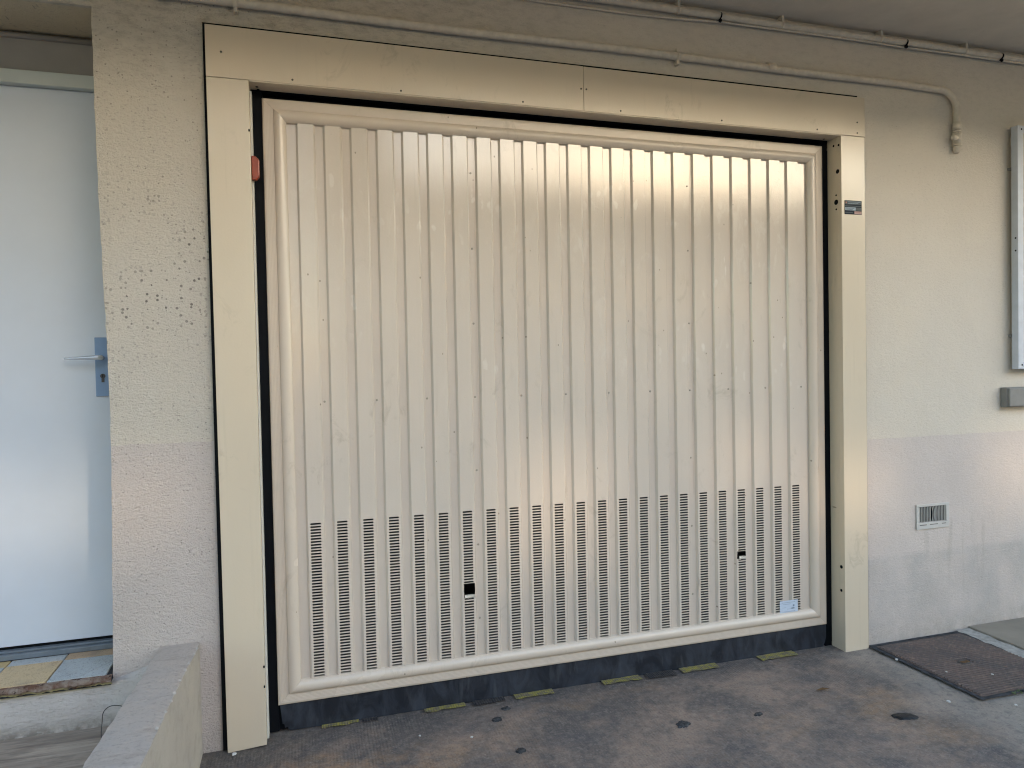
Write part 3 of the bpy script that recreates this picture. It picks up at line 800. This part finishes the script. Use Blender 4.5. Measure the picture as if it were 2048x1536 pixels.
for x in (.105, 1.924, -1.4):
    if k0 is None: k0 = small('pipe_clip', clip, M['cream'], pp, (x, yp, 2.752))
    else: inst(k0, (x, yp, 2.752), pp)
cd = thing('ceiling_conduit', 'cream electrical conduit clipped in the corner between wall and soffit', 'conduit', (2.5, -.03, 2.955))
yc = -.024
MB().tube([(-4, yc, 2.953)]+[(-.2+.5*i, yc, 2.9535+.002*math.sin(i*2)) for i in range(9)]+[(8, yc, 2.955)], .0155, 14).build('tube', M['cream'], cd)
cl = MB(); cl.box(-.006, .006, -.012, .024, .012, .038); cl.tube([(-.006, 0, 0), (.006, 0, 0)], .0172, 14)
k0 = None
for x in (1.38, 1.927, 2.465, 3.027, 3.559, 4.1):
    if k0 is None: k0 = small('conduit_clip', cl, M['cream'], cd, (x, yc, 2.9535))
    else: inst(k0, (x, yc, 2.9535), cd)
tie = MB(); tie.tube([(-.002, 0, -.003), (.002, 0, -.003)], .0205, 14); tie.box(-.004, .005, -.017, -.008, -.031, -.019)
k0 = None
for x in (2.137, 3.179, 3.795):
    if k0 is None: k0 = small('cable_tie', tie, M['black'], cd, (x, yc, 2.952), rot=(0, R(12), 0))
    else: inst(k0, (x, yc, 2.952), cd)
cb = MB(); cb.tube([(-3, -.008, 2.925), (.5, -.008, 2.922), (1.3, -.009, 2.917), (1.7, -.012, 2.9165), (1.95, -.015, 2.922), (2.137, -.02, 2.9305), (2.6, -.02, 2.934), (2.9, -.02, 2.9345), (3.179, -.02, 2.9325), (3.5, -.02, 2.9345), (6, -.02, 2.9345)], .0048, 8)
o = cb.build('slack_cable', M['cream']); o['label'] = 'thin cable sagging below the ceiling conduit until its first black tie'; o['category'] = 'cable'

# ------------------------------------------------------------------ notice board, tube and box at the right edge
nb = thing('notice_board', 'white framed flat board cut off by the right edge of the photo', 'board', (4.3, -.03, 1.341))
def fr(x0, x1, z0, z1): return MB().box(x0, x1, -.058, -.022, z0, z1).build('frame_bar', M['board'], nb, .002)
fr(3.868, 3.906, 1.341, 2.597); fr(4.76, 4.80, 1.341, 2.597); fr(3.907, 4.759, 1.341, 1.379); fr(3.907, 4.759, 2.559, 2.597)
MB().box(3.907, 4.759, -.044, -.030, 1.380, 2.558).build('board_face', M['board_in'], nb)
MB().box(3.95, 4.0, -.0215, -.002, 1.6, 1.66).build('mounting_bracket', M['board'], nb); MB().box(3.95, 4.0, -.0215, -.002, 2.3, 2.36).build('mounting_bracket', M['board'], nb)
k0 = None; dot = MB(); dot.tube([(0, 0, 0), (0, -.001, 0)], .0045, 10)
for (x, z) in ((3.893, 2.578), (3.893, 1.362)):
    if k0 is None: k0 = small('screw_hole', dot, M['black'], nb, (x, -.0581, z))
    else: inst(k0, (x, -.0581, z), nb)
for z in (2.02, 1.955): inst(k0, (3.8679, -.045, z), nb, (0, 0, R(-90)))
tb = thing('thin_tube', 'thin cream tube clipped to the wall behind the left edge of the framed board', 'tube', (3.893, -.012, 1.36))
MB().tube([(3.893, -.0125, 1.362), (3.893, -.0125, 2.50)], .0095, 12).build('tube', M['cream'], tb)
MB().tube([(3.893, -.0125, 2.50), (3.893, -.0125, 2.555)], .0115, 12).build('tube_end', M['cream'], tb)
kk = MB(); kk.tube([(0, 0, -.008), (0, 0, .008)], .0135, 12); kk.box(-.024, -.008, -.006, .012, -.006, .006)
k0 = None
for z in (2.385, 1.515):
    if k0 is None: k0 = small('tube_clip', kk, M['grey'], tb, (3.893, -.0125, z))
    else: inst(k0, (3.893, -.0125, z), tb)
bxo = thing('junction_box', 'small grey box on the wall just below the framed board', 'box', (3.9, -.03, 1.143))
MB().box(3.812, 4.05, -.040, -.002, 1.143, 1.246).build('box_body', M['grey'], bxo, .004)
MB().box(3.816, 4.046, -.052, -.0405, 1.147, 1.242).build('box_lid', M['grey'], bxo, .004)

# ------------------------------------------------------------------ wall vent
vg = thing('vent_grille', 'small white vent grille with bent vertical fins low on the right wall', 'vent grille', (3.353, 0, .54))
vf = MB()
vf.box(3.249, 3.459, -.007, -.0005, .543, .576); vf.box(3.249, 3.459, -.007, -.0005, .656, .669); vf.box(3.249, 3.267, -.007, -.0005, .577, .655); vf.box(3.439, 3.459, -.007, -.0005, .577, .655)
vf.build('grille_frame', M['fin'], vg, .0015)
gl_ = MB(); 
for (a, b) in ((3.268, 3.312), (3.332, 3.384), (3.41, 3.436)): gl_.box(a, b, -.0078, -.0071, .563, .5665)
gl_.build('dirt_slot', M['wire'], vg)
nf = 17
for i in range(nf):
    x = 3.274+i*(.158/(nf-1)); bend = .006*math.exp(-((i-8.5)/2.2)**2)*(1 if i > 7 else -.4)
    m = MB(); pr = None
    for j in range(7):
        z = .578+.076*j/6; xx = x+bend*math.sin(math.pi*j/6)
        rw = m.add((xx-.0010, -.003, z), (xx+.0010, -.003, z), (xx+.0010, .0005, z), (xx-.0010, .0005, z))
        if pr:
            for a, b in ((0, 1), (1, 2), (2, 3), (3, 0)): m.face([pr[a], pr[b], rw[b], rw[a]])
        pr = rw
    m.build('fin', M['fin'], vg)

# ------------------------------------------------------------------ drain cover, slab, bits on the ground
mc = thing('drain_cover', 'rusty brown ribbed iron drain cover against the wall foot right of the door', 'drain cover', (3.2, -.33, 0))
cvr = MB(); cvr.box(2.953, 3.478, -.600, -.046, -.004, .0065)
cvr.build('cover_plate', M['cover'], mc)
rbm = MB(); n = 32
for i in range(n):
    y = -.592+i*(.538/n)
    seg = [(2.960, 3.472)]
    if abs(y+.325) < .028: seg = [(2.960, 3.150), (3.222, 3.472)]
    for a, b in seg: 
        rbm.extrude([(a, y, .0060), (a, y+.0016, .0115), (a, y+.0058, .0115), (a, y+.0074, .0060)], b-a, 'x')
rbm.build('ribs', M['cover'], mc, kind='stuff')
kh = MB(); kh.tube([(3.186, -.325, .0066), (3.186, -.325, .0085)], [.030, .024], 20); o = kh.build('lift_recess', M['wire'], mc)
MB().box(3.166, 3.208, -.334, -.318, .0086, .0110).build('lift_bar', M['leaf'], mc)
jf = MB()
def ragged(x0, y0, x1, y1, w, z, seed, m):
    n = 26; L = Vector((x1-x0, y1-y0, 0)); P = Vector((-L.y, L.x, 0)).normalized(); a = []; b = []
    for i in range(n+1):
        p = Vector((x0, y0, z))+L*i/n
        a.append(tuple(p+P*(w/2*(1+.5*noise.noise(Vector((i*.7, seed, 0))))))); b.append(tuple(p-P*(w/2*(1+.5*noise.noise(Vector((i*.6, seed+7, 0)))))))
    A = m.add(*a); B = m.add(*b)
    for i in range(n): m.face([A[i], B[i], B[i+1], A[i+1]])
ragged(2.938, -.03, 2.945, -.625, .026, .0050, 1, jf); ragged(3.492, -.02, 3.49, -.62, .026, .0050, 2, jf); ragged(2.93, -.034, 3.5, -.034, .026, .0054, 3, jf); ragged(2.93, -.615, 3.5, -.618, .022, .0054, 4, jf)
jf.build('dirt_joint', M['crevice'], mc)
mr = MB(); ragged(3.540, -.01, 3.50, -.75, .085, .0062, 6, mr); mr.build('mortar_strip', M['mortar'], mc)
sl_ = MB(); sl_.extrude([(3.585, -.002, -.02), (3.545, -.9, -.02), (9, -.9, -.02), (9, -.002, -.02)][::-1], .034, 'z'); sl_.build('pavement', M['slab'], kind='structure', bevel=.004)

def blob(cx, cy, rx, ry, rot, h, name, mat, label, cat, group=None, seed=0, z=.0005):
    m = MB(); n = 30; ring = []; base = []; h *= .4
    for i in range(n):
        a = 2*math.pi*i/n; k = 1+.30*noise.noise(Vector((math.cos(a)*1.5+seed*3, math.sin(a)*1.5, seed)))+.22*noise.noise(Vector((math.cos(a)*5+seed*3, math.sin(a)*5, seed)))
        px, py = rx*k*math.cos(a), ry*k*math.sin(a); c, s = math.cos(rot), math.sin(rot)
        base.append((cx+px*c-py*s, cy+px*s+py*c, z-.004)); ring.append((cx+(px*c-py*s)*.82, cy+(px*s+py*c)*.82, z+h))
    A = m.add(*base); B = m.add(*ring); t = m.add((cx, cy, z+h*1.1))[0]
    for i in range(n): j = (i+1) % n; m.face([A[i], A[j], B[j], B[i]], True); m.face([B[i], B[j], t], True)
    o = m.build(name, M[mat]); o['label'] = label; o['category'] = cat
    if group: o['group'] = group
    return o
G_ = 'dark gum spots trodden into the driveway'
blob(2.540, -.617, .052, .024, R(-20), .0015, 'tar_blot', 'tar', 'large ragged black blot on the driveway, left of the drain cover', 'tar blot', None, 1)
blob(1.075, -.040, .020, .014, 0, .0012, 'gum_spot', 'gum', 'dark oval gum spot closest to the door skirt, left of centre', 'gum spot', G_, 2)
blob(1.015, -.116, .022, .018, .2, .0012, 'gum_spot', 'gum', 'dark oval gum spot just in front of the one nearest the skirt', 'gum spot', G_, 3)
blob(1.036, -.366, .020, .017, .4, .0012, 'gum_spot', 'gum', 'rough grey black gum spot near the bottom edge, left of centre', 'gum spot', G_, 4)
blob(2.015, -.416, .020, .012, .1, .0012, 'gum_spot', 'gum', 'small dark gum spot between the grey smear and the black blot', 'gum spot', G_, 5)
blob(1.69, -.39, .032, .022, .3, .0010, 'gum_spot', 'gum', 'dark round gum spot with a grey smear in mid driveway', 'gum spot', G_, 7)
def chip(x, y, s, label, z=.003, mat='chip', name='white_chip', cat='debris'):
    m = MB(); p = [(x+s*random.uniform(.5, 1)*math.cos(a), y+s*random.uniform(.5, 1)*math.sin(a), z) for a in [k*math.pi/3 for k in range(6)]]
    m.extrude(p, s*.5, 'z'); o = m.build(name, M[mat]); o['label'] = label; o['category'] = cat; o['group'] = 'loose chips on the ground'
chip(2.925, -.195, .009, 'white chip in the joint at the left edge of the drain cover')
chip(3.012, -.385, .006, 'small pale chip on the drain cover near its left edge', .010)
chip(3.175, -.469, .006, 'small white chip on the near half of the drain cover', .010)
chip(2.792, -.590, .010, 'white chip on the driveway beside the orange stain, near the drain cover')
chip(3.018, -.698, .007, 'white chip lowest at the right, in front of the drain cover')
chip(.70, -.15, .006, 'tiny white chip below the second yellow tape patch', .002)
chip(.885, -.225, .006, 'tiny white chip lower on the driveway, left of the gum spots', .002)
chip(.03, -.055, .010, 'crumb of mortar at the foot of the left post', .001)
# leaf scrap and weed
m = MB(); a = m.add((2.36, -.33, .004), (2.40, -.322, .007), (2.43, -.335, .004), (2.395, -.342, .006)); m.face(a); o = m.build('dry_leaf', M['leaf']); o['label'] = 'thin dry leaf scrap on the orange stained concrete'; o['category'] = 'leaf'
wd_ = MB(); random.seed(5)
for i in range(46):
    x = 3.10+random.uniform(0, .24); y = -.628+random.uniform(-.012, .012); a = random.uniform(0, 6.28); l = random.uniform(.006, .014)
    p = Vector((x, y, .004)); d = Vector((math.cos(a), math.sin(a), .55))*l; n_ = Vector((-math.sin(a), math.cos(a), 0))*l*.35
    k = wd_.add(p, p+d*.5+n_, p+d, p+d*.5-n_); wd_.face(k)
o = wd_.build('weeds', M['weed']); o['kind'] = 'stuff'; o['label'] = 'tiny green weeds along the near edge of the drain cover'; o['category'] = 'weeds'

# worn yellow and black tape along the threshold
tp = thing('floor_tape', 'worn yellow and black hazard tape along the foot of the garage door', 'floor tape', (1.4, .01, 0))
random.seed(9)
def patch(x0, x1, y0, y1, mat, nm):
    m = MB(); n = 14; a = []; b = []
    for i in range(n+1):
        x = x0+(x1-x0)*i/n; e = random.uniform(-.004, .004)
        a.append((x+random.uniform(-.003, .003), y0+.012*noise.noise(Vector((x*22, 3, 1)))+random.uniform(-.003, .003), .0025)); b.append((x, y1+e*.3, .0025))
    A = m.add(*a); B = m.add(*b)
    for i in range(n): m.face([A[i], A[i+1], B[i+1], B[i]])
    m.build(nm, M[mat], tp)
for (x0, x1, ya) in ((.345, .489, .012), (.751, .922, .006), (1.137, 1.310, -.012), (1.541, 1.725, -.012), (1.930, 2.120, -.020), (2.345, 2.545, -.030)):
    patch(x0, x1, ya+.022+(x0 > 1)*.008+(x0 > 2)*.008, .060, 'tapey', 'yellow_tape')
for (x0, x1, ya) in ((.492, .58, .008), (.945, 1.110, -.006), (1.745, 1.915, -.022)):
    patch(x0+.01, x1-.02, ya+.026, .060, 'tapek', 'black_tape')

# ------------------------------------------------------------------ across the street (seen only as reflection and as shade)
YO = -12.0
def opening_for(px0, px1, pz0, pz1):
    """rectangle on the far facade through which the low sun reaches this patch of the near wall"""
    t = (0-YO)/(-sun_dir.y); return (px0+sun_dir.x*t, px1+sun_dir.x*t, pz0+sun_dir.z*t, pz1+sun_dir.z*t)
sun_openings = [opening_for(-1.3, -.52, .80, 1.06), opening_for(-.50, -.12, .80, 1.06), opening_for(1.15, 1.62, .58, 1.06), opening_for(2.12, 2.52, .84, 1.06), opening_for(2.62, 3.10, .60, .96), opening_for(3.72, 4.5, .62, 1.06)]
b4 = thing('far_sun_screen', 'long thin ochre facade across the street, added to block the sun, with panes that pass light patches', 'building', (9.5, YO, 0))  # unseen thin sun blocker, openings aimed at the near wall's light patches
X0, X1, H4 = 2.3, 26.0, 5.35
wz = [w for w in sun_openings]
xs4 = sorted(set([X0, X1]+[v for w in wz for v in w[:2]])); zs4 = sorted(set([-.1, H4]+[v for w in wz for v in w[2:]]))
wall_grid(xs4, zs4, wz, YO, YO-.02).build('facade', M['fac1'], b4)
MB().box(X0-.02, X1, YO-.3, YO+.25, H4+.002, H4+.12).build('roof_edge', M['fac2'], b4)
for i, w in enumerate(wz): MB().box(w[0], w[1], YO-.012, YO-.008, w[2], w[3]).build('sun_patch_pane', M['pane'], b4)  # added panes dim the sun to shape soft patches on the near wall
b2 = thing('middle_house', 'tall ochre house across the street', 'building', (1.4, YO, 0))
MB().box(.45, 2.28, YO-6, YO, -.1, 9.5).build('house_wall', M['fac1'], b2)
b1 = thing('left_house', 'long ochre house across the street to the left', 'building', (-5, YO, 0))
MB().box(-14, -1.5, YO-6, YO, -.1, 9.0).build('house_wall', M['fac1'], b1)
b5 = thing('narrow_house', 'narrow tall ochre house across the street between two gaps', 'building', (-.25, YO, 0))
MB().box(-.62, .10, YO-5, YO, -.1, 9.3).build('house_wall', M['fac1'], b5)
b6 = thing('garden_shed', 'low pale shed across the street in the gap between houses', 'building', (-1, YO, 0))
MB().box(-1.498, -.622, YO-3, YO-.2, -.1, 4.4).build('shed_wall', M['fac2'], b6); MB().box(-1.498, -.622, YO-3, YO-.2, 4.402, 4.5).build('shed_roof', M['fac1'], b6)
for b, xsw in ((b1, (-3.2, -1.6)), (b2, (.9,))):
    for x in xsw:
        for z in (1.0, 4.0):
            MB().box(x, x+.9, YO+.002, YO+.02, z, z+1.3).build('window', M['dark_pane'], b)
